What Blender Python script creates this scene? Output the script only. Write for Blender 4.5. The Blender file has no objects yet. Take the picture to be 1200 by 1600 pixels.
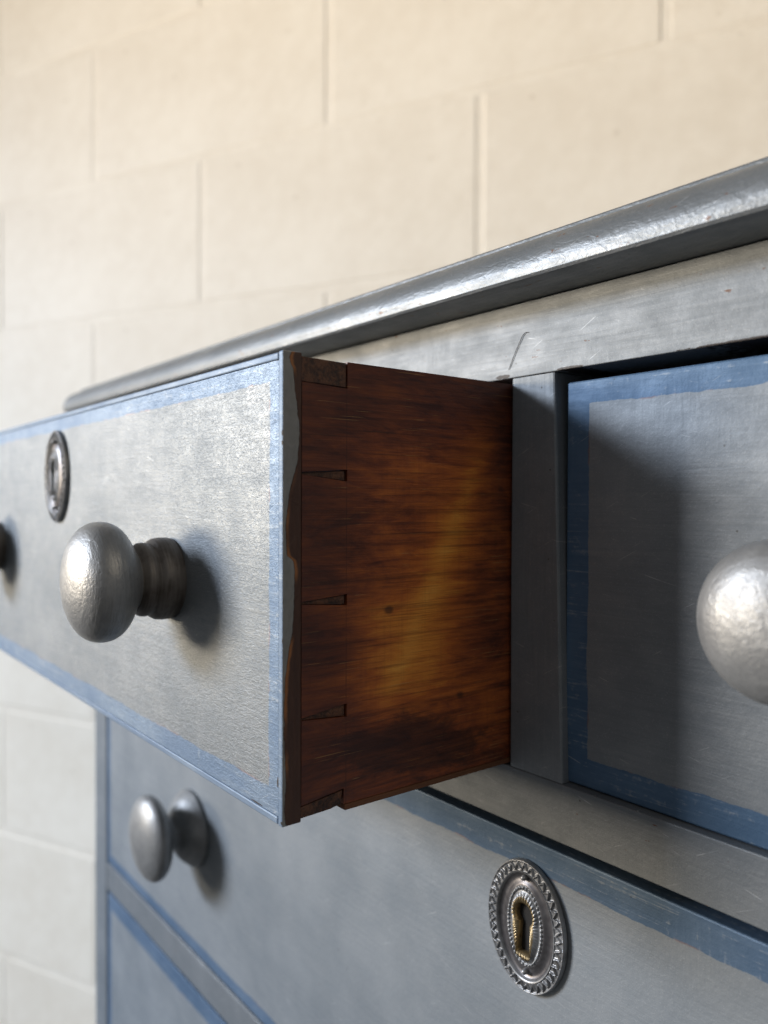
import bpy, bmesh, math, random
from mathutils import Vector, Matrix
from math import radians, sin, cos, pi, sqrt, atan2

S = bpy.context.scene
COL = S.collection
random.seed(4)

# ------------------------------------------------------------------ camera
CAM = Vector((0.2283, -0.2461, 0.1098))
YAW, PITCH, ROLL, FPX = 0.9044, -0.0139, 0.0033, 1238.0
fwd = Vector((-sin(YAW)*cos(PITCH), cos(YAW)*cos(PITCH), sin(PITCH)))
r0 = Vector((cos(YAW), sin(YAW), 0)); u0 = r0.cross(fwd)
rt = r0*cos(ROLL) + u0*sin(ROLL); up = -r0*sin(ROLL) + u0*cos(ROLL)
cd = bpy.data.cameras.new('camera'); cam = bpy.data.objects.new('camera', cd); COL.objects.link(cam)
m = Matrix((rt, up, -fwd)).transposed().to_4x4(); m.translation = CAM
cam.matrix_world = m
cd.sensor_fit = 'VERTICAL'; cd.sensor_height = 36.0; cd.lens = FPX*36/1600
cd.clip_start = 0.01; cd.clip_end = 50
cd.dof.use_dof = True; cd.dof.focus_distance = 0.292; cd.dof.aperture_fstop = 7.4
S.camera = cam
S.render.resolution_x, S.render.resolution_y = 768, 1024

# ------------------------------------------------------------------ world + lamps
W = bpy.data.worlds.new('World'); S.world = W; W.use_nodes = True
bg = W.node_tree.nodes['Background']
bg.inputs[0].default_value = (0.98, 0.98, 1.0, 1); bg.inputs[1].default_value = 0.19

def area(name, loc, target, sx, sy, power, col, spread=180):
    l = bpy.data.lights.new(name, 'AREA'); l.shape = 'RECTANGLE'; l.size = sx; l.size_y = sy
    l.energy = power; l.color = col; l.spread = radians(spread)
    o = bpy.data.objects.new(name, l); COL.objects.link(o)
    o.location = loc
    o.rotation_euler = (Vector(target)-Vector(loc)).to_track_quat('-Z', 'Y').to_euler()
    return o
# one tall window in front and to the left: pale sky in its upper half, warm sunlit ground in the lower
area('window_sky', (-2.27, -2.55, 1.06), (-0.45, 0.1, -0.95), 1.10, 0.62, 34, (0.79, 0.865, 1.0), 75)
area('window_ground', (-2.27, -2.55, 0.34), (0.55, -0.30, 1.85), 1.10, 0.60, 60, (1.0, 0.83, 0.62), 72)
# added warm fill lamp, unseen on the right, for wall and drawer side
area('right_fill', (1.6, -0.1, 1.35), (-0.35, 0.55, 0.55), 0.7, 0.7, 4, (1.0, 0.84, 0.64), 140)

vs = S.view_settings
vs.view_transform = 'Standard'; vs.look = 'None'; vs.exposure = 0.0; vs.gamma = 1.0; vs.use_curve_mapping = False
S.render.engine = 'CYCLES'
S.cycles.use_denoising = True
S.cycles.max_bounces = 5
S.cycles.use_adaptive_sampling = True; S.cycles.adaptive_threshold = 0.02

# ------------------------------------------------------------------ node helpers
class N:
    def __init__(s, name):
        s.m = bpy.data.materials.new(name); s.m.use_nodes = True
        s.t = s.m.node_tree; s.t.nodes.clear()
        s.out = s.t.nodes.new('ShaderNodeOutputMaterial')
        s.b = s.t.nodes.new('ShaderNodeBsdfPrincipled'); s.l(s.b.outputs[0], s.out.inputs[0])
        tc = s.t.nodes.new('ShaderNodeTexCoord'); s.co = tc.outputs['Object']
        sx = s.t.nodes.new('ShaderNodeSeparateXYZ'); s.l(s.co, sx.inputs[0])
        s.x, s.y, s.z = sx.outputs
    def l(s, a, b): s.t.links.new(a, b)
    def put(s, inp, v):
        if isinstance(v, bpy.types.NodeSocket): s.l(v, inp)
        elif isinstance(v, (tuple, list)) and len(v) == 3 and len(inp.default_value) == 4: inp.default_value = (*v, 1)
        else: inp.default_value = v
    def M(s, op, a, b=0.0, c=None, clamp=False):
        n = s.t.nodes.new('ShaderNodeMath'); n.operation = op; n.use_clamp = clamp
        s.put(n.inputs[0], a); s.put(n.inputs[1], b)
        if c is not None: s.put(n.inputs[2], c)
        return n.outputs[0]
    def noise(s, scale=(1, 1, 1), detail=3, rough=.55, off=(0, 0, 0), dist=0.0):
        mp = s.t.nodes.new('ShaderNodeMapping'); s.l(s.co, mp.inputs[0])
        mp.inputs['Scale'].default_value = scale; mp.inputs['Location'].default_value = off
        n = s.t.nodes.new('ShaderNodeTexNoise'); s.l(mp.outputs[0], n.inputs['Vector'])
        n.inputs['Scale'].default_value = 1; n.inputs['Detail'].default_value = detail
        n.inputs['Roughness'].default_value = rough; n.inputs['Distortion'].default_value = dist
        return n.outputs[0]
    def vor(s, scale, off=(0, 0, 0)):
        mp = s.t.nodes.new('ShaderNodeMapping'); s.l(s.co, mp.inputs[0])
        mp.inputs['Scale'].default_value = scale; mp.inputs['Location'].default_value = off
        n = s.t.nodes.new('ShaderNodeTexVoronoi'); s.l(mp.outputs[0], n.inputs['Vector'])
        n.inputs['Scale'].default_value = 1
        return n.outputs['Distance']
    def step(s, v, a, b):
        n = s.t.nodes.new('ShaderNodeMapRange'); n.interpolation_type = 'SMOOTHSTEP'
        s.put(n.inputs[0], v); n.inputs[1].default_value = a; n.inputs[2].default_value = b
        n.inputs[3].default_value = 0; n.inputs[4].default_value = 1
        return n.outputs[0]
    def rng(s, v, a, b, lo, hi):
        n = s.t.nodes.new('ShaderNodeMapRange'); s.put(n.inputs[0], v)
        n.inputs[1].default_value = a; n.inputs[2].default_value = b; s.put(n.inputs[3], lo); s.put(n.inputs[4], hi)
        return n.outputs[0]
    def mix(s, f, a, b, mode='MIX'):
        n = s.t.nodes.new('ShaderNodeMix'); n.data_type = 'RGBA'; n.blend_type = mode
        s.put(n.inputs[0], f); s.put(n.inputs[6], a); s.put(n.inputs[7], b)
        return n.outputs[2]
    def ramp(s, v, stops):
        n = s.t.nodes.new('ShaderNodeValToRGB'); s.put(n.inputs[0], v)
        e = n.color_ramp.elements
        while len(e) < len(stops): e.new(0.5)
        for q, (p, c) in zip(e, stops): q.position = p; q.color = (*c, 1)
        return n.outputs[0]
    def curve(s, v, pts):
        n = s.t.nodes.new('ShaderNodeFloatCurve'); s.put(n.inputs['Value'], v)
        c = n.mapping.curves[0]
        for _ in range(len(pts)-2): c.points.new(.5, .5)
        for q, (a, b) in zip(c.points, pts): q.location = (a, b)
        n.mapping.update(); return n.outputs[0]
    def bump(s, h, strength, dist, prev=None):
        n = s.t.nodes.new('ShaderNodeBump'); n.inputs['Strength'].default_value = strength
        n.inputs['Distance'].default_value = dist; s.l(h, n.inputs['Height'])
        if prev is not None: s.l(prev, n.inputs['Normal'])
        return n.outputs[0]
    def set(s, **k):
        for a, v in k.items(): s.put(s.b.inputs[a.replace('_', ' ')], v)
        return s.m
    def blob(s, a, b, ca, cb, ra, rb):
        """soft elliptical patch, 1 in the middle"""
        da = s.M('DIVIDE', s.M('SUBTRACT', a, ca), ra); db = s.M('DIVIDE', s.M('SUBTRACT', b, cb), rb)
        q = s.M('ADD', s.M('MULTIPLY', da, da), s.M('MULTIPLY', db, db))
        return s.M('POWER', 2.718, s.M('MULTIPLY', q, -1.0))

SILVER_A, SILVER_B = (0.165, 0.188, 0.208), (0.246, 0.268, 0.286)
BLUE_A, BLUE_B = (0.052, 0.112, 0.200), (0.092, 0.165, 0.265)

BLUE_MID = ((.070, .125, .205), (.120, .185, .275))
BLUE_PALE = ((.12, .18, .27), (.19, .255, .34))
def paint(name, along='X', border=None, seed=0.0, lumps=0.0, wear=0.0, whorl=0.0, rough=0.57, blue=(BLUE_A, BLUE_B), tone=1.0, metal=.36, chips=()):
    """brushed aluminium paint; border=(x0,x1,z0,z1,l,r,b,t) adds a hand-painted blue edge"""
    n = N(name); o = (seed, seed*1.7, seed*.6)
    st = {'X': (22, 300, 620), 'Z': (620, 300, 22), 'Y': (620, 22, 300)}[along]
    st2 = {'X': (520, 300, 40), 'Z': (40, 300, 520), 'Y': (300, 520, 40)}[along]
    cloud = n.noise((20, 20, 20), 2, .6, o)
    cloud2 = n.noise((70, 70, 95), 3, .65, (o[0]+5, o[1], o[2]))
    br1 = n.noise(st, 3, .62, o, .9); br2 = n.noise(st2, 3, .62, o, .9)
    dirm = n.M('MULTIPLY', n.step(n.noise((14, 14, 18), 2, .5, (o[0]+3, 1, 2)), .52, .66), .75)
    brush = n.M('ADD', n.M('MULTIPLY', br1, n.M('SUBTRACT', 1.0, dirm)), n.M('MULTIPLY', br2, dirm))
    grain = n.noise((1700, 1700, 1700), 1, .7, o)
    orange = n.noise((420, 420, 420), 2, .6, o)
    v = n.M('ADD', n.M('MULTIPLY', cloud, .50), n.M('ADD', n.M('MULTIPLY', brush, .22), n.M('MULTIPLY', cloud2, .28)))
    col = n.mix(n.step(v, .30, .74), tuple(c*tone for c in SILVER_A), tuple(c*tone for c in SILVER_B))
    col = n.mix(n.step(grain, .60, .72), col, n.mix(.09, col, (.75, .76, .78)))
    met = metal
    rgh = n.rng(n.M('ADD', n.M('MULTIPLY', cloud2, .6), n.M('MULTIPLY', brush, .4)), .3, .7, rough+.10, rough-.04)
    if border:
        x0, x1, z0, z1, bl, br, bb, bt = border
        wob = n.M('ADD', n.M('MULTIPLY', n.M('SUBTRACT', n.noise((45, 45, 45), 2, .5, o), .5), .0026),
                  n.M('MULTIPLY', n.M('SUBTRACT', n.noise((380, 380, 380), 3, .6, o), .5), .0010))
        ds = []
        for a, b, w in ((n.x, x0, bl), (n.z, z0, bb)):
            if w: ds.append(n.M('SUBTRACT', n.M('SUBTRACT', a, b), w))
        for a, b, w in ((n.x, x1, br), (n.z, z1, bt)):
            if w: ds.append(n.M('SUBTRACT', n.M('SUBTRACT', b, a), w))
        dmin = ds[0]
        for q in ds[1:]: dmin = n.M('MINIMUM', dmin, q)
        dmin = n.M('ADD', dmin, wob)
        inner = n.step(dmin, -.0002, .0002)
        bluec = n.mix(n.step(v, .38, .66), *blue)
        dry = n.step(n.M('ADD', n.M('MULTIPLY', brush, .65), n.M('MULTIPLY', orange, .35)), .55, .68)
        bluec = n.mix(n.M('MULTIPLY', dry, .55), bluec, (.30, .34, .38))
        # thin brownish ghost where the two paints meet
        seam = n.M('MULTIPLY', n.M('SUBTRACT', 1.0, n.step(n.M('ABSOLUTE', dmin), .0001, .0006)), n.step(cloud2, .52, .64))
        col = n.mix(inner, bluec, col)
        col = n.mix(n.M('MULTIPLY', seam, .5), col, (.22, .13, .11))
        met = n.rng(inner, 0, 1, metal*.75, metal)
    if wear:
        spots = n.step(n.M('ADD', n.noise((110, 260, 260), 4, .7, (o[0]+9, 3, 1)), n.M('MULTIPLY', cloud2, .25)), .80-wear*.1, .835-wear*.1)
        col = n.mix(spots, col, (.12, .055, .03))
        met = n.M('MULTIPLY', met, n.M('SUBTRACT', 1.0, spots)) if not isinstance(met, float) else n.rng(spots, 0, 1, met, 0.0)
    # fine pale scratches in two directions
    mk = n.step(cloud2, .50, .60)
    for ang, so in ((.5, 3.0), (-.25, 8.0)):
        mp = n.t.nodes.new('ShaderNodeMapping'); n.l(n.co, mp.inputs[0])
        mp.inputs['Rotation'].default_value = (0, ang, 0); mp.inputs['Location'].default_value = (so+seed, 0, so)
        m2 = n.t.nodes.new('ShaderNodeMapping'); n.l(mp.outputs[0], m2.inputs[0]); m2.inputs['Scale'].default_value = (45, 45, 1300)
        q = n.t.nodes.new('ShaderNodeTexNoise'); n.l(m2.outputs[0], q.inputs['Vector']); q.inputs['Scale'].default_value = 1; q.inputs['Detail'].default_value = 1
        col = n.mix(n.M('MULTIPLY', n.M('MULTIPLY', n.step(q.outputs[0], .70, .74), mk), .40), col, (.55, .58, .60))
    # specks of dirt caught in the paint
    speck = n.M('SUBTRACT', 1.0, n.step(n.vor((150, 150, 150), o), .045, .075))
    speck = n.M('MULTIPLY', speck, n.step(n.noise((60, 60, 60), 1, .5, (3+seed, 2, 1)), .58, .62))
    col = n.mix(n.M('MULTIPLY', speck, .75), col, (.05, .045, .04))
    for cx, cz, rx, rz in chips:      # places where the paint has come away from dark wood
        k = n.M('ADD', n.blob(n.x, n.z, cx, cz, rx, rz), n.M('MULTIPLY', n.M('SUBTRACT', orange, .5), .8))
        k = n.step(k, .45, .58)
        col = n.mix(k, col, (.018, .012, .010)); met = n.M('MULTIPLY', met, n.M('SUBTRACT', 1.0, k))
    nb = n.bump(brush, .40, .00020)
    nb = n.bump(orange, .35, .00030, nb)
    nb = n.bump(grain, .35, .00010, nb)
    if whorl:
        w1 = n.noise((330, 330, 900), 3, .6, (2, 1, 4), 1.6)
        nb = n.bump(n.step(w1, .46, .54), whorl, .0003, nb)
    if lumps:
        nb = n.bump(n.noise((170, 320, 320), 3, .6, (seed+2, 0, 0), .8), lumps, .0007, nb)
    return n.set(Base_Color=col, Metallic=met, Roughness=rgh, Normal=nb)

M_RAIL = paint('aluminium_paint_rail', 'X', seed=1.0, wear=.02, tone=.86, chips=((-.004, .1622, .006, .0010), (.031, .1616, .008, .0008), (.105, .1615, .030, .0005), (.135, .1650, .006, .0008)))
M_STILE = paint('aluminium_paint_stile', 'Z', seed=2.3)
M_TOP = paint('aluminium_paint_top', 'X', seed=3.1, lumps=.45, wear=.20, rough=.43, tone=.80, metal=.45)
M_SIDEP = paint('aluminium_paint_side', 'Z', seed=7.7)

def knob_paint():
    n = N('aluminium_paint_knob')
    ang = n.M('ARCTAN2', n.z, n.x)
    ring = n.noise((90, 700, 90), 3, .6, (0, 0, 0), .4)
    lump = n.noise((480, 480, 480), 3, .6, (1, 2, 3), .8)
    big = n.noise((70, 70, 70), 3, .6)
    col = n.mix(n.step(n.M('ADD', n.M('MULTIPLY', big, .7), n.M('MULTIPLY', ring, .3)), .36, .66), (.215, .222, .226), (.31, .318, .32))
    speck = n.M('SUBTRACT', 1.0, n.step(n.vor((170, 170, 170)), .05, .08))
    speck = n.M('MULTIPLY', speck, n.step(n.noise((60, 60, 60), 1), .60, .64))
    col = n.mix(n.M('MULTIPLY', speck, .7), col, (.05, .045, .04))
    nb = n.bump(ring, .5, .00045); nb = n.bump(lump, .45, .00045, nb)
    return n.set(Base_Color=col, Metallic=.50, Roughness=n.rng(big, .3, .7, .50, .40), Normal=nb)
M_KNOB = knob_paint()
def collar_paint():  # darker knob paint: shade behind the head put into the colour
    n = N('shaded_knob_collar')
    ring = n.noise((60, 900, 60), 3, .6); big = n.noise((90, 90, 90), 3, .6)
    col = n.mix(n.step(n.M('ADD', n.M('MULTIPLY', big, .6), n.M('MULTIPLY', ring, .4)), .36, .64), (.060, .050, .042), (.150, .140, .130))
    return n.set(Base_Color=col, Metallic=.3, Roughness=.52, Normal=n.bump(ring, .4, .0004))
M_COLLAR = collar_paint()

def dark_wood(name, base, seed=0.):
    n = N(name)
    g = n.noise((60, 60, 900), 3, .6, (seed, 0, 0))
    return n.set(Base_Color=n.mix(g, base, tuple(c*.45 for c in base)), Roughness=.7)
M_INNER = dark_wood('raw_inner_wood', (.10, .055, .03))
M_DARK = dark_wood('grimy_wood', (.030, .020, .015))

def metal(name, c1, c2, rough, sc=400., met=1.0):
    n = N(name)
    a = n.noise((sc, sc, sc), 3, .6); b = n.noise((90, 90, 90), 3, .6)
    return n.set(Base_Color=n.mix(n.step(n.M('ADD', n.M('MULTIPLY', a, .4), n.M('MULTIPLY', b, .6)), .35, .65), c1, c2),
                 Metallic=met, Roughness=rough, Normal=n.bump(a, .3, .0001))
M_ESC = metal('silvered_brass', (.19, .195, .20), (.34, .35, .36), .45, met=.75)
M_DISH = metal('tarnished_pewter', (.11, .105, .11), (.20, .195, .20), .40, met=.8)
M_BRASS = metal('worn_brass', (.24, .185, .10), (.44, .35, .21), .38, met=.8)
M_KEY_DARK = metal('keyhole_dark', (.004, .004, .004), (.008, .007, .006), .8, met=0)  # near-black colour for the shade inside the keyhole

# ------------------------------------------------------------------ mesh helpers
def mesh_obj(name, bm, mat, parent=None, loc=(0, 0, 0), smooth=True, angle=35):
    me = bpy.data.meshes.new(name)
    bmesh.ops.recalc_face_normals(bm, faces=bm.faces[:])
    bm.to_mesh(me); bm.free()
    for q in (mat if isinstance(mat, (list, tuple)) else [mat]): me.materials.append(q)
    if smooth:
        me.polygons.foreach_set('use_smooth', [True]*len(me.polygons))
        try: me.set_sharp_from_angle(angle=radians(angle))
        except Exception: pass
    o = bpy.data.objects.new(name, me); COL.objects.link(o); o.location = loc
    if parent: o.parent = parent
    return o

def box_bm(x0, x1, y0, y1, z0, z1, bev=.0008, seg=2, cut=None):
    bm = bmesh.new()
    bmesh.ops.create_cube(bm, size=1)
    for v in bm.verts:
        v.co = Vector(((x0+x1)/2+v.co.x*(x1-x0), (y0+y1)/2+v.co.y*(y1-y0), (z0+z1)/2+v.co.z*(z1-z0)))
    if bev: bmesh.ops.bevel(bm, geom=bm.edges[:], offset=bev, segments=seg, profile=.5, affect='EDGES')
    return bm

def box(name, x0, x1, y0, y1, z0, z1, mat, parent=None, bev=.0008):
    return mesh_obj(name, box_bm(x0, x1, y0, y1, z0, z1, bev), mat, parent, smooth=False)

def empty(name, loc, label, cat, group=None):
    o = bpy.data.objects.new(name, None); COL.objects.link(o); o.location = loc
    o.empty_display_size = .05
    o['label'] = label; o['category'] = cat
    if group: o['group'] = group
    return o

def prism_yz(pts, x0, x1):
    bm = bmesh.new()
    a = [bm.verts.new((x0, y, z)) for y, z in pts]; b = [bm.verts.new((x1, y, z)) for y, z in pts]
    bm.faces.new(a); bm.faces.new(b)
    for i in range(len(pts)):
        j = (i+1) % len(pts); bm.faces.new((a[i], a[j], b[j], b[i]))
    return bm

def lathe_bm(prof, seg=72):
    """prof: (radius, distance out from the surface); axis runs along -Y"""
    bm = bmesh.new(); rings = []
    for r, e in prof:
        if r < 1e-6: rings.append([bm.verts.new((0, -e, 0))])
        else: rings.append([bm.verts.new((r*cos(2*pi*k/seg), -e, r*sin(2*pi*k/seg))) for k in range(seg)])
    for A, B in zip(rings, rings[1:]):
        for k in range(seg):
            j = (k+1) % seg
            if len(A) == 1 and len(B) == 1: continue
            if len(B) == 1: bm.faces.new((A[k], A[j], B[0]))
            elif len(A) == 1: bm.faces.new((A[0], B[j], B[k]))
            else: bm.faces.new((A[k], A[j], B[j], B[k]))
    return bm

# ------------------------------------------------------------------ block wall
def wall_mat():
    n = N('cream_painted_blockwork')
    a = n.noise((5, 5, 5), 4, .6); b = n.noise((38, 38, 38), 4, .65, (3, 1, 2)); c = n.noise((320, 320, 320), 3, .6)
    col = n.mix(n.step(n.M('ADD', n.M('MULTIPLY', a, .6), n.M('MULTIPLY', b, .4)), .35, .68), (.76, .70, .59), (.84, .79, .685))
    pit = n.M('SUBTRACT', 1.0, n.step(n.vor((26, 26, 26), (1, 4, 2)), .05, .13))
    pit = n.M('MULTIPLY', pit, n.step(n.noise((12, 12, 12), 2, .5, (8, 1, 1)), .50, .60))
    col = n.mix(n.M('MULTIPLY', pit, .30), col, (.42, .34, .24))
    nb = n.bump(b, .5, .0014); nb = n.bump(c, .4, .0005, nb)
    return n.set(Base_Color=col, Roughness=.62, Normal=nb)
M_WALL = wall_mat()
TH = radians(-25.088); WO = Vector((-0.49855, 0.47977, 0)); Z1 = 0.63535; CH, BL, JT = .225, .450, .008
wdir = Vector((-cos(TH), sin(TH), 0))
# local frame of the wall: +X runs along wdir reversed, -Y faces the room
wall = mesh_obj('wall', box_bm(-2.6, 2.2, 0.0009, 0.10, -1.00, 1.45, 0), M_WALL, smooth=False)
wall['kind'] = 'structure'
wall.location = WO; wall.rotation_euler = (0, 0, atan2(-wdir.y, -wdir.x))
bb = box_bm(-(BL-JT)/2, (BL-JT)/2, 0, .09, -(CH-JT)/2, (CH-JT)/2, .0035, 3)
blk = mesh_obj('block', bb, M_WALL, wall, smooth=False)
first = True
for row in range(-7, 4):
    zc = Z1 - CH/2 + row*CH
    offs = 0 if row % 2 == 0 else BL/2
    for k in range(-5, 5):
        xc = -(BL/2) + offs + k*BL
        if abs(xc) > 2.1: continue
        o = blk if first else blk.copy()
        if not first: COL.objects.link(o); o.parent = wall
        first = False
        o.location = (xc, random.uniform(-.0003, .0003), zc)
        o.rotation_euler = (0, random.uniform(-.001, .001), random.uniform(-.001, .001))

def floor_mat():
    n = N('dark_concrete')
    a = n.noise((6, 6, 6), 4, .6); b = n.noise((60, 60, 60), 3, .6)
    return n.set(Base_Color=n.mix(n.M('ADD', n.M('MULTIPLY', a, .6), n.M('MULTIPLY', b, .4)), (.05, .047, .043), (.11, .105, .095)), Roughness=.8, Normal=n.bump(b, .4, .001))
fl = mesh_obj('floor', box_bm(-2.2, 2.6, -3.0, 2.2, -1.10, -1.0005, 0), floor_mat(), smooth=False)
fl['kind'] = 'structure'

# ------------------------------------------------------------------ chest carcass
XL, XR, XI, XJ = -0.5235, 0.5485, -0.493, 0.5180       # outer sides, stile inner edges
ZS = 0.1918; ZT = 0.1612; DEP = 0.42; ZBOT = -1.00
chest = empty('chest_of_drawers', (0, 0, 0), 'aluminium-painted old wooden chest carcass with rounded top edge, standing before cream wall', 'chest')
box('side_panel', XL, XL+.018, .0262, DEP, ZBOT, ZS-.0002, M_SIDEP, chest)
box('side_panel', XR-.018, XR, .0262, DEP, ZBOT, ZS-.0002, M_SIDEP, chest)
box('back_panel', XL+.0185, XR-.0185, DEP-.012, DEP, ZBOT, ZS-.001, M_DARK, chest, 0)
box('stile', XL, XI, 0, .026, ZBOT, ZS-.0003, M_STILE, chest)
box('stile', XJ, XR, 0, .026, ZBOT, ZS-.0003, M_STILE, chest)
box('top_rail', XI+.0002, XJ-.0002, 0.0002, .026, ZT, ZS-.0004, M_RAIL, chest, .0003)
box('rail', XI+.0002, XJ-.0002, 0.0002, .05, -.0246, -.0012, M_RAIL, chest, .0005)
box('rail', XI+.0002, XJ-.0002, 0.0002, .05, -.2452, -.2212, M_RAIL, chest, .0010)
box('rail', XI+.0002, XJ-.0002, 0.0002, .05, -.4870, -.4632, M_RAIL, chest, .0010)
box('plinth', XI+.0002, XJ-.0002, 0.004, .026, ZBOT, -.4875, M_RAIL, chest)
box('dust_board', XI-.006, XJ+.006, .0505, DEP-.013, -.020, -.010, M_DARK, chest, 0)
box('dust_board', XI-.006, XJ+.006, .0505, DEP-.013, -.240, -.230, M_DARK, chest, 0)
# centre stile, worn so that its right edge leans a little
bm = bmesh.new()
pz = [(-.0010, .0009, .0286), (.0805, .0007, .0262), (ZT-.0004, .0010, .0236)]
fr = [[bm.verts.new(c) for c in ((a, .0003, z), (b, .0003, z), (b, .34, z), (a, .34, z))] for z, a, b in pz]
for A, B in zip(fr, fr[1:]):
    for k in range(4): bm.faces.new((A[k], A[(k+1) % 4], B[(k+1) % 4], B[k]))
bm.faces.new(fr[0]); bm.faces.new(fr[-1])
bmesh.ops.recalc_face_normals(bm, faces=bm.faces[:])
ed = [e for e in bm.edges if all(abs(v.co.y-.0003) < 1e-6 for v in e.verts) and abs(e.verts[0].co.z-e.verts[1].co.z) > .01]
bmesh.ops.bevel(bm, geom=ed, offset=.0009, segments=2, profile=.5, affect='EDGES')
mesh_obj('center_stile', bm, M_STILE, chest, smooth=False)

# top board with thumbnail edge returning round the ends
prof = [(-.02, 0), (.0215, 0), (.0236, .0004), (.0243, .0014), (.0245, .0034), (.0246, .0046), (.0244, .0066), (.0236, .0092), (.0222, .0118),
        (.0202, .0142), (.0176, .0162), (.0148, .0175), (.0122, .0181), (.0112, .0184), (.0107, .0190), (.0105, .0202), (.0098, .0210), (-.03, .0212)]
bm = bmesh.new(); loops = []
for o_, z_ in prof:
    x0, x1, y0, y1 = XL-o_-.004, XR+o_+.004, -o_, DEP+min(o_, .004)
    R = max(.004+o_*.55, .001) if o_ > 0 else .001
    pts = []
    for cx, cy, a0 in ((x1-R, y0+R, -pi/2), (x1-R, y1-R, 0), (x0+R, y1-R, pi/2), (x0+R, y0+R, pi)):
        for k in range(9): pts.append((cx+R*cos(a0+k*pi/16), cy+R*sin(a0+k*pi/16)))
    loops.append([bm.verts.new((x, y, ZS+z_)) for x, y in pts])
for A, B in zip(loops, loops[1:]):
    for k in range(len(A)):
        j = (k+1) % len(A); bm.faces.new((A[k], A[j], B[j], B[k]))
bm.faces.new(loops[0]); bm.faces.new(loops[-1])
mesh_obj('top_board', bm, M_TOP, chest, angle=28)

# stray brush bristle stuck in the paint of the top rail
bm = bmesh.new()
pth = [Vector((-.0005, -.00012, .1648)), Vector((.0030, -.0002, .1712)), Vector((.0072, -.00022, .1778)), Vector((.0088, -.00015, .1789)), Vector((.0102, -.0001, .1786))]
rg = []
for i, c in enumerate(pth):
    t = (pth[min(i+1, 4)]-pth[max(i-1, 0)]).normalized(); a = Vector((0, 1, 0)); b = t.cross(a).normalized()
    rg.append([bm.verts.new(c+.00013*(a*cos(k*pi/3)+b*sin(k*pi/3))) for k in range(6)])
for A, B in zip(rg, rg[1:]):
    for k in range(6): bm.faces.new((A[k], A[(k+1) % 6], B[(k+1) % 6], B[k]))
mesh_obj('bristle', bm, M_DARK, chest)

# ------------------------------------------------------------------ escutcheon
AX, AZ = .0205, .0268
def esc_bm():
    NT = 540
    def key_r(th):
        dx, dz = sin(th), cos(th); r = 0
        while r < .03:
            x, z = dx*r, dz*r
            ok = (x*x+(z-.0046)**2 < .0043**2) or (abs(x) < .0025+.0008*max(0, min(1, -z/.010)) and -.0108 < z < .006)
            if not ok: break
            r += .00003
        return r
    key = [key_r(2*pi*i/NT) for i in range(NT)]
    for _ in range(6): key = [(key[i-1]+key[i]*2+key[(i+1) % NT])/4 for i in range(NT)]
    def ell(th, a, b): return 1/sqrt((sin(th)/a)**2+(cos(th)/b)**2)
    def arc(a, b):
        s = [0]
        for i in range(NT):
            t0, t1 = 2*pi*i/NT, 2*pi*(i+1)/NT; r0_, r1_ = ell(t0, a, b), ell(t1, a, b)
            s.append(s[-1]+sqrt((r0_*sin(t0)-r1_*sin(t1))**2+(r0_*cos(t0)-r1_*cos(t1))**2))
        return [q/s[-1] for q in s]
    Ba, Bb = AX*.43, AZ*.585
    sB, sE = arc(Ba, Bb), arc(AX*.88, AZ*.88)
    # t: 0 keyhole edge, .30 bead ring, 1 outer edge
    ts = [0, .02, .05, .08, .11, .14, .17, .20, .225] + [.24+.01*k for k in range(13)] + [.38, .42, .46, .50, .54, .58, .62, .65, .665, .68, .695, .71, .72] + \
         [.73+.0125*k for k in range(19)] + [.965, .975, .985, .993, 1.0]
    def base(t):
        pts = [(0, .0020), (.03, .0031), (.08, .0037), (.14, .0036), (.20, .0029), (.235, .0023), (.36, .0023), (.40, .0021), (.46, .0015), (.54, .00115), (.60, .0013), (.65, .0019),
               (.68, .0027), (.71, .0029), (.73, .0024), (.93, .0022), (.95, .0026), (.97, .0028), (.985, .0026), (.995, .0018), (1, .0006)]
        for (a, h), (b, g) in zip(pts, pts[1:]):
            if t <= b: return h+(g-h)*(t-a)/(b-a)
        return pts[-1][1]
    bm = bmesh.new(); rows = []
    for t in [-1]+ts:
        row = []
        for i in range(NT):
            th = 2*pi*i/NT
            rk, rb, re = key[i]+.0001, ell(th, Ba, Bb), ell(th, AX, AZ)
            tt = max(t, 0)
            r = rk+(rb-rk)*tt/.30 if tt < .30 else rb+(re-rb)*(tt-.30)/.70
            h = base(tt)
            if .03 < tt < .22: h += .00022*cos(2*pi*44*sB[i])*sin(pi*(tt-.03)/.19)
            q = (tt-.30)/.038
            if abs(q) < 1:
                b = ((sB[i]*46) % 1)*2-1; rr = q*q+b*b*.95
                if rr < 1: h += .0007*sqrt(1-rr)
            if .73 < tt < .955:
                tri = abs(((sE[i]*38) % 1)*2-1); tc = .755+.165*tri
                d = abs(tt-tc)/.042
                if d < 1: h += .0010*(1-d*d)
            if t == -1: h = .0004
            row.append(bm.verts.new((r*sin(th), -h, r*cos(th))))
        rows.append(row)
    for ri, (A, B) in enumerate(zip(rows, rows[1:])):
        t = ts[ri] if ri < len(ts) else 1
        mi = 2 if t < .17 else (1 if .355 < t < .665 else 0)
        for k in range(NT):
            f = bm.faces.new((A[k], A[(k+1) % NT], B[(k+1) % NT], B[k])); f.material_index = mi
    return bm
ESC = None
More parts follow.
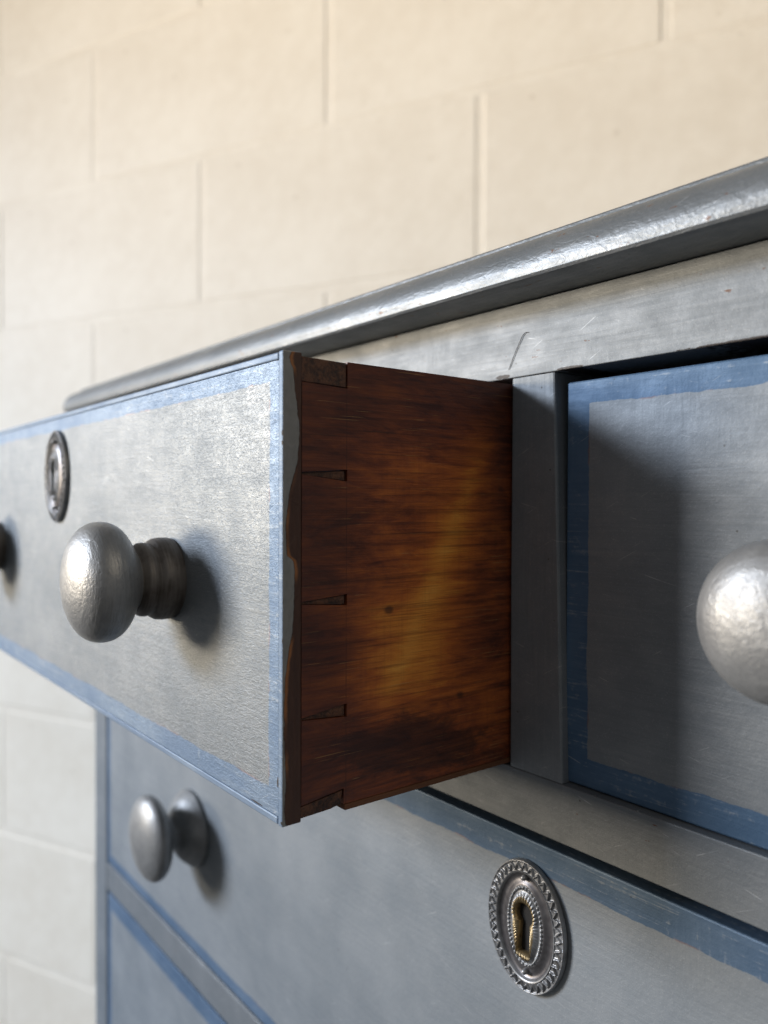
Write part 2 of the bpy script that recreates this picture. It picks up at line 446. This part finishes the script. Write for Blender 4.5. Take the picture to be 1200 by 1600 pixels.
def escutcheon(parent, loc):
    global ESC
    if ESC is None:
        o = mesh_obj('escutcheon', esc_bm(), [M_ESC, M_DISH, M_BRASS], parent, loc, angle=70)
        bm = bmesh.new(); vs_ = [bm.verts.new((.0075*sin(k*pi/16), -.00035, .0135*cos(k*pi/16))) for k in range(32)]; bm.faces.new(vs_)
        lk = mesh_obj('keyhole_shade', bm, M_KEY_DARK, o)  # dark sheet standing in for the shaded depth of the keyhole
        ps = [(.0001, .0040), (.0006, .0039), (.0010, .0035), (.0012, .0028), (.0012, .0012)]
        pins = [mesh_obj('pin', lathe_bm([(0, .0041)]+ps[1:], 20), M_ESC, o, (x, 0, z)) for x, z in ((-.0003, .0199), (.0004, -.0184))]
        ESC = (o, [lk]+pins); return o
    o = ESC[0].copy(); COL.objects.link(o); o.parent = parent; o.location = loc
    for c in ESC[1]:
        d = c.copy(); COL.objects.link(d); d.parent = o
    return o

# ------------------------------------------------------------------ knobs
def head_prof(R, b, c, flat=2.25, n=26):
    out = []
    for k in range(n+1):
        a = -pi/2+pi*k/n*1.0
        ca, sa = max(cos(a), 0.0), sin(a)
        out.append((R*ca**(2/flat), c+b*(abs(sa)**(2/flat))*(1 if sa > 0 else -1)))
    return out
def small_knob():
    h = [p for p in head_prof(.0243, .0134, .0298) if not (p[1] < .0298 and p[0] < .0125)]
    h = [(.0118, .0160)]+h; h[-1] = (0, h[-1][1])
    c = [(.0166, -.0005), (.0172, .0014), (.0173, .0045), (.0170, .0072), (.0162, .0086), (.0150, .0092), (.0147, .0098), (.0151, .0106), (.0154, .0122),
         (.0152, .0138), (.0144, .0148), (.0128, .0155), (.0118, .0170)]
    return h, c
def large_knob():
    h = [p for p in head_prof(.0295, .0108, .0315, 2.1) if not (p[1] < .0315 and p[0] < .0125)]
    h = [(.0112, .0170), (.0108, .0200)]+h; h[-1] = (0, h[-1][1])
    c = [(.0268, -.0005), (.0274, .0010), (.0274, .0026), (.0266, .0036), (.0250, .0056), (.0224, .0086), (.0190, .0112), (.0150, .0134), (.0120, .0152), (.0112, .0175)]
    return h, c
KN = {}
def knob(parent, loc, kind):
    if kind not in KN:
        h, c = (small_knob if kind == 's' else large_knob)()
        a = mesh_obj('knob', lathe_bm(h, 96), M_KNOB, parent, loc, angle=80)
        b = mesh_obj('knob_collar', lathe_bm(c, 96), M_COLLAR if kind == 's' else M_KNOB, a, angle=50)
        KN[kind] = (a, b); return a
    a = KN[kind][0].copy(); COL.objects.link(a); a.parent = parent; a.location = loc
    a.rotation_euler = (0, random.uniform(0, 6), 0)
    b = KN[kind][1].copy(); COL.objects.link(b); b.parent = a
    return a

# ------------------------------------------------------------------ the open drawer
D = 0.1092; DW = 0.491; H = .160
opend = empty('drawer', (0, -D, 0), 'pulled-open small drawer with dark bare-wood dovetailed side', 'drawer', 'drawers of the chest')
LAP, PIN = .0072, .0257
fmat = paint('aluminium_paint_open_front', 'X', (-DW, 0, 0, H, .010, .0093, .0114, .0098), seed=4.4, whorl=.35, rough=.50, blue=BLUE_PALE, metal=.60, tone=.98, chips=((-.0034, .0145, .0007, .0022), (-.0040, .1572, .0010, .0004), (-.018, .0033, .006, .0003)))
beadmat = paint('blue_paint_edge', 'X', (-9, 9, -9, 9, 10, 10, 10, 10), seed=5.2, rough=.54, blue=BLUE_PALE, chips=((0, .1325, .0010, .0013), (-.0004, .1292, .0006, .0010), (-.0001, .0630, .0004, .0012), (0, .0015, .0012, .0008)))

def front_end_mat():
    """the bare end of the drawer front: stained wood with grey paint lapped over the arris in an uneven edge"""
    n = N('front_end_wood_with_paint_lap')
    zn = n.M('DIVIDE', n.z, H)
    w = n.curve(zn, [(0, .35), (.03, .10), (.10, .16), (.22, .05), (.34, .22), (.43, .62), (.52, .70), (.555, .66), (.575, .22), (.62, .16), (.68, .28), (.735, .62), (.80, .97), (.835, 1.0), (.875, .86), (.92, .72), (.965, .58), (.985, .42), (1, .55)])
    jit = n.M('MULTIPLY', n.M('SUBTRACT', n.noise((240, 240, 240), 3, .6), .5), .0014)
    edge = n.M('ADD', n.M('MULTIPLY', w, LAP*.86), jit)
    p = n.M('SUBTRACT', 1.0, n.step(n.M('SUBTRACT', n.y, edge), -.0001, .0001))
    lum = n.noise((260, 260, 160), 3, .6, (2, 0, 0), 1.0)
    pc = n.mix(lum, (.17, .172, .165), (.29, .29, .28))
    rim = n.M('SUBTRACT', 1.0, n.step(n.M('ABSOLUTE', n.M('SUBTRACT', n.M('SUBTRACT', n.y, edge), .0005)), .0002, .0011))
    g = n.noise((500, 500, 70), 3, .6)
    wc = n.mix(g, (.030, .014, .010), (.085, .036, .020))
    wc = n.mix(n.M('MULTIPLY', rim, n.step(n.noise((30, 30, 30), 2, .5, (1, 5, 2)), .46, .58)), wc, (.26, .105, .035))
    col = n.mix(p, wc, pc)
    nb = n.bump(p, .9, .0007); nb = n.bump(lum, .5, .0008, nb); nb = n.bump(g, .4, .0004, nb)
    return n.set(Base_Color=col, Roughness=n.rng(p, 0, 1, .55, .42), Metallic=n.rng(p, 0, 1, 0, .25), Normal=nb)
M_END = front_end_mat()

# front board; right end face carries the end material, worn bottom corner
BW = .0030
bm = box_bm(-DW+BW, -BW-.0001, 0.0000, PIN, BW, H-BW, 0)
fb = mesh_obj('drawer_front', bm, [fmat, M_INNER], opend, smooth=False)
for p_ in fb.data.polygons:
    if p_.normal.y > .9: p_.material_index = 1
# narrow beads let into the edges of the front
def bead(x0, x1, z0, z1, horiz):
    b = box_bm(x0, x1, -.0003, LAP, z0, z1, .0005, 2)
    o = mesh_obj('edge_bead', b, [beadmat, M_END], opend, smooth=False)
    for p_ in o.data.polygons:
        if p_.normal.x > .75 and x1 > -.001: p_.material_index = 1
    return o
bead(-BW+.00015, 0, .0001, H, 0)
bead(-DW, -DW+BW-.0002, .0001, H, 0)
bead(-DW+BW, -BW-.00015, H-BW+.0002, H-.0003, 1)
bead(-DW+BW, -BW-.00015, 0.0002, BW-.0002, 1)

def side_mat():
    """old shellacked pine: long dark grain, reddish-black stain toward the front and corners, amber middle"""
    n = N('stained_drawer_side')
    y, z = n.y, n.z
    g1 = n.noise((7, 7, 520), 5, .66, (0, 0, 0), .5)
    g2 = n.noise((30, 30, 1500), 3, .65, (1, 1, 1), .3)
    c1 = n.noise((26, 20, 46), 5, .66, (4, 2, 1), .9)
    c2 = n.noise((60, 40, 260), 5, .70, (1, 7, 3), .8)
    # amber bands, in the drawer's own coordinates
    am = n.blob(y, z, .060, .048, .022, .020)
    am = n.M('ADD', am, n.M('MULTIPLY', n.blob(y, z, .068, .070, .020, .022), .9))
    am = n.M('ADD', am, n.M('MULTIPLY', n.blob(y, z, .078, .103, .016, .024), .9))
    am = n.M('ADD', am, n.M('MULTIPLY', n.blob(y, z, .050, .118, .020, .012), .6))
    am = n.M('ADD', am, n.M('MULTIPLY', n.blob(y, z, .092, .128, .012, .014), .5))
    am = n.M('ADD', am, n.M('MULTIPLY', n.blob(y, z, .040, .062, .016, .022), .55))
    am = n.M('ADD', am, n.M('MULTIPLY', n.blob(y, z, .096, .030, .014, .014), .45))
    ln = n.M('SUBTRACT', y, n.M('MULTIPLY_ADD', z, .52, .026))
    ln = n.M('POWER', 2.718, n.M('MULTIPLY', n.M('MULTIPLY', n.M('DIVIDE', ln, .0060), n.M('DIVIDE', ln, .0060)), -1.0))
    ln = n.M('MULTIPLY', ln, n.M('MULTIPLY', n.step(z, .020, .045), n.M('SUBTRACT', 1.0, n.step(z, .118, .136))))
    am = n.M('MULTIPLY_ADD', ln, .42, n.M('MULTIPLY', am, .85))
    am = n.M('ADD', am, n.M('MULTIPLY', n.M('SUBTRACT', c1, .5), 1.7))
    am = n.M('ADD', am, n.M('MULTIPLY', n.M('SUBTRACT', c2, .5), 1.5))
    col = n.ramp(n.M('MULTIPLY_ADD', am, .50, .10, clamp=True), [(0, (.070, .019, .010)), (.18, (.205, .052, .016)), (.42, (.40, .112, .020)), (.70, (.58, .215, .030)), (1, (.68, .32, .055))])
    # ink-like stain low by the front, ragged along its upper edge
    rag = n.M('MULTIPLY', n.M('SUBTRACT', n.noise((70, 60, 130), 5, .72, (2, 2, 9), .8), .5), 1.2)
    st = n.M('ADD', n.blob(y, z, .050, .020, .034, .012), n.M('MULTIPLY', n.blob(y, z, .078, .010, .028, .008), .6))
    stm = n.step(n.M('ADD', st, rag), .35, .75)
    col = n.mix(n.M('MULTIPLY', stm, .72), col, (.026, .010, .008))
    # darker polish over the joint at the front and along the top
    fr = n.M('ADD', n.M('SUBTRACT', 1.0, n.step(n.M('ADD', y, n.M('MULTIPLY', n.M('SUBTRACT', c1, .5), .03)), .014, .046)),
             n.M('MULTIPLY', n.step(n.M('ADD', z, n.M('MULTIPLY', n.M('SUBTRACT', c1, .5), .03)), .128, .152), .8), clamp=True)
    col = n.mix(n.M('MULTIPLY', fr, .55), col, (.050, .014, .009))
    gr = n.M('MULTIPLY', n.step(g1, .47, .74), .55)
    col = n.mix(gr, col, (.020, .008, .005))
    col = n.mix(n.M('MULTIPLY', n.step(g2, .50, .70), .42), col, (.018, .008, .005))
    saw = n.noise((900, 900, 30), 2, .6, (3, 3, 3))
    col = n.mix(n.M('MULTIPLY', n.step(saw, .50, .72), .10), col, (.030, .012, .008))
    # a few pale scratches along the grain
    sc = n.M('MULTIPLY', n.step(n.noise((26, 26, 1900), 2, .5, (5, 3, 2)), .66, .70), n.step(n.noise((60, 60, 60), 2, .5, (9, 3, 2)), .46, .54))
    col = n.mix(n.M('MULTIPLY', sc, .5), col, (.42, .24, .09))
    # gauge line where the joint was marked out
    gl = n.M('SUBTRACT', 1.0, n.step(n.M('ABSOLUTE', n.M('SUBTRACT', y, PIN+.0003)), .00008, .00030))
    col = n.mix(n.M('MULTIPLY', gl, n.rng(c2, .35, .65, .1, .65)), col, (.012, .006, .005))
    # knots and punch marks
    kn = n.M('SUBTRACT', 1.0, n.step(n.vor((42, 42, 60), (3, 1, 7)), .06, .13))
    col = n.mix(n.M('MULTIPLY', kn, .7), col, (.014, .007, .005))
    nb = n.bump(g1, .30, .0005); nb = n.bump(g2, .35, .00025, nb); nb = n.bump(c2, .2, .0007, nb); nb = n.bump(gl, -.6, .0004, nb)
    return n.set(Base_Color=col, Roughness=n.rng(c2, .3, .7, .36, .52), Normal=nb, Specular_IOR_Level=.45)
M_SIDE = side_mat()
def pin_mat():
    n = N('dark_end_grain')
    a = n.noise((900, 900, 900), 3, .7); b = n.noise((120, 160, 160), 3, .6)
    col = n.mix(n.step(n.M('ADD', n.M('MULTIPLY', a, .5), n.M('MULTIPLY', b, .5)), .38, .64), (.022, .010, .007), (.120, .050, .024))
    return n.set(Base_Color=col, Roughness=.62, Normal=n.bump(a, .8, .0006))
M_PIN = pin_mat()

# local (y,z): y counts back from the front face
y0, y1, yb = LAP+.0002, PIN, D+.30
SH = .1588
pins = [  # (zL_bottom, zL_top, zR_bottom, zR_top)
    (.1188, .1196, .1166, .1208), (.0744, .0753, .0727, .0768), (.0347, .0356, .0331, .0378)]
out = [(yb, .0022), (yb, SH), (y1+.0006, SH), (y1+.0006, .1494), (y0, .1502)]
for a, b, c, d in pins: out += [(y0, b), (y1+.0006, d), (y1+.0006, c), (y0, a)]
out += [(y0, .0056), (y1-.0006, .0078), (y1-.0006, .0022)]
bm = prism_yz(out, -.0100, -.0003)
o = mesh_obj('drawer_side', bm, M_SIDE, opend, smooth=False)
G = .00022
mesh_obj('dovetail_pin', prism_yz([(y0, .1505), (y1, .1499), (y1, SH-.0004), (y0, H-.0012)], -.0098, -.0006), M_PIN, opend, smooth=False)
for a, b, c, d in pins:
    mesh_obj('dovetail_pin', prism_yz([(y0, a+G*.6), (y1-.0002, c+G*2), (y1-.0002, d-G*2), (y0, b-G*.6)], -.0098, -.0010), M_PIN, opend, smooth=False)
mesh_obj('dovetail_pin', prism_yz([(y0, .0012), (y1-.0062, .0016), (y1-.0018, .0024), (y1-.0010, .0070), (y0, .0050)], -.0098, -.0007), M_PIN, opend, smooth=False)
box('runner', -.0098, .0001, y1-.0004, yb, -.0002, .0020, dark_wood('worn_runner_wood', (.16, .062, .024), 3.), opend, .0005)
box('drawer_side', -DW, -DW+.010, LAP, yb, .0022, SH, M_INNER, opend)
box('drawer_back', -DW+.0102, -.0102, yb-.010, yb, .006, SH-.004, M_INNER, opend)
box('drawer_bottom', -DW+.0102, -.0102, PIN+.0002, yb-.0102, .006, .012, M_INNER, opend)
KX = -.0930
knob(opend, (KX, 0, .0768), 's'); knob(opend, (-DW-KX+.002, 0, .0765), 's')
eo = escutcheon(opend, (-.2530, 0, .1235))

# ------------------------------------------------------------------ closed drawers
def closed(label, x0, x1, z0, z1, yf, border, seed, dep=.32, rough=.54, blue=(BLUE_A, BLUE_B), tone=1.05):
    e = empty('drawer', (x0, yf, z0), label, 'drawer', 'drawers of the chest')
    w, h = x1-x0, z1-z0
    mt = paint('aluminium_paint_front', 'X', (0, w, 0, h)+border, seed=seed, rough=rough, blue=blue, tone=tone)
    f = mesh_obj('drawer_front', box_bm(0, w, 0, .020, 0, h, .0007, 2), mt, e, smooth=False)
    box('drawer_side', 0.001, .011, .0202, dep, .003, h-.003, M_INNER, e, 0)
    box('drawer_side', w-.011, w-.001, .0202, dep, .003, h-.003, M_INNER, e, 0)
    box('drawer_back', .0112, w-.0112, dep-.01, dep, .006, h-.006, M_INNER, e, 0)
    box('drawer_bottom', .0112, w-.0112, .0202, dep-.0102, .004, .010, M_INNER, e, 0)
    return e
cr = closed('closed small upper drawer right of the open one, deep blue border and round knob', .0268, .5165, -.0008, .1567, .0042, (.0106, .0106, .0112, .0092), 6.1)
kr = knob(cr, (.0972, 0, .0772), 's'); kr.scale = (.96, .96, .96); knob(cr, (.4897-.0955, 0, .0770), 's')
escutcheon(cr, (.2448, 0, .1240))
mz0, mz1 = -.2197, -.0287
mid = closed('closed long drawer directly below the open drawer, with oval keyhole plate and mushroom knob', -.4915, .5165, mz0, mz1, .0006, (.0075, .0075, .0085, .0122), 8.4, blue=BLUE_MID, tone=1.2)
knob(mid, (-.3110+.4915, 0, -.1290-mz0), 'l'); knob(mid, (.336+.4915, 0, -.1290-mz0), 'l')
escutcheon(mid, (.0115+.4915, 0, -.0638-mz0))
low = closed('lower long drawer, only its blue-edged upper left corner in view', -.4915, .5165, -.4615, -.2478, .0008, (.0085, .0085, .0095, .0135), 9.8, blue=BLUE_MID, tone=1.2)
knob(low, (-.3110+.4915, 0, .107), 'l'); knob(low, (.336+.4915, 0, .107), 'l')

# the plate on the open drawer is silvered all over
eo.material_slots[2].link = 'OBJECT'; eo.material_slots[2].material = M_ESC
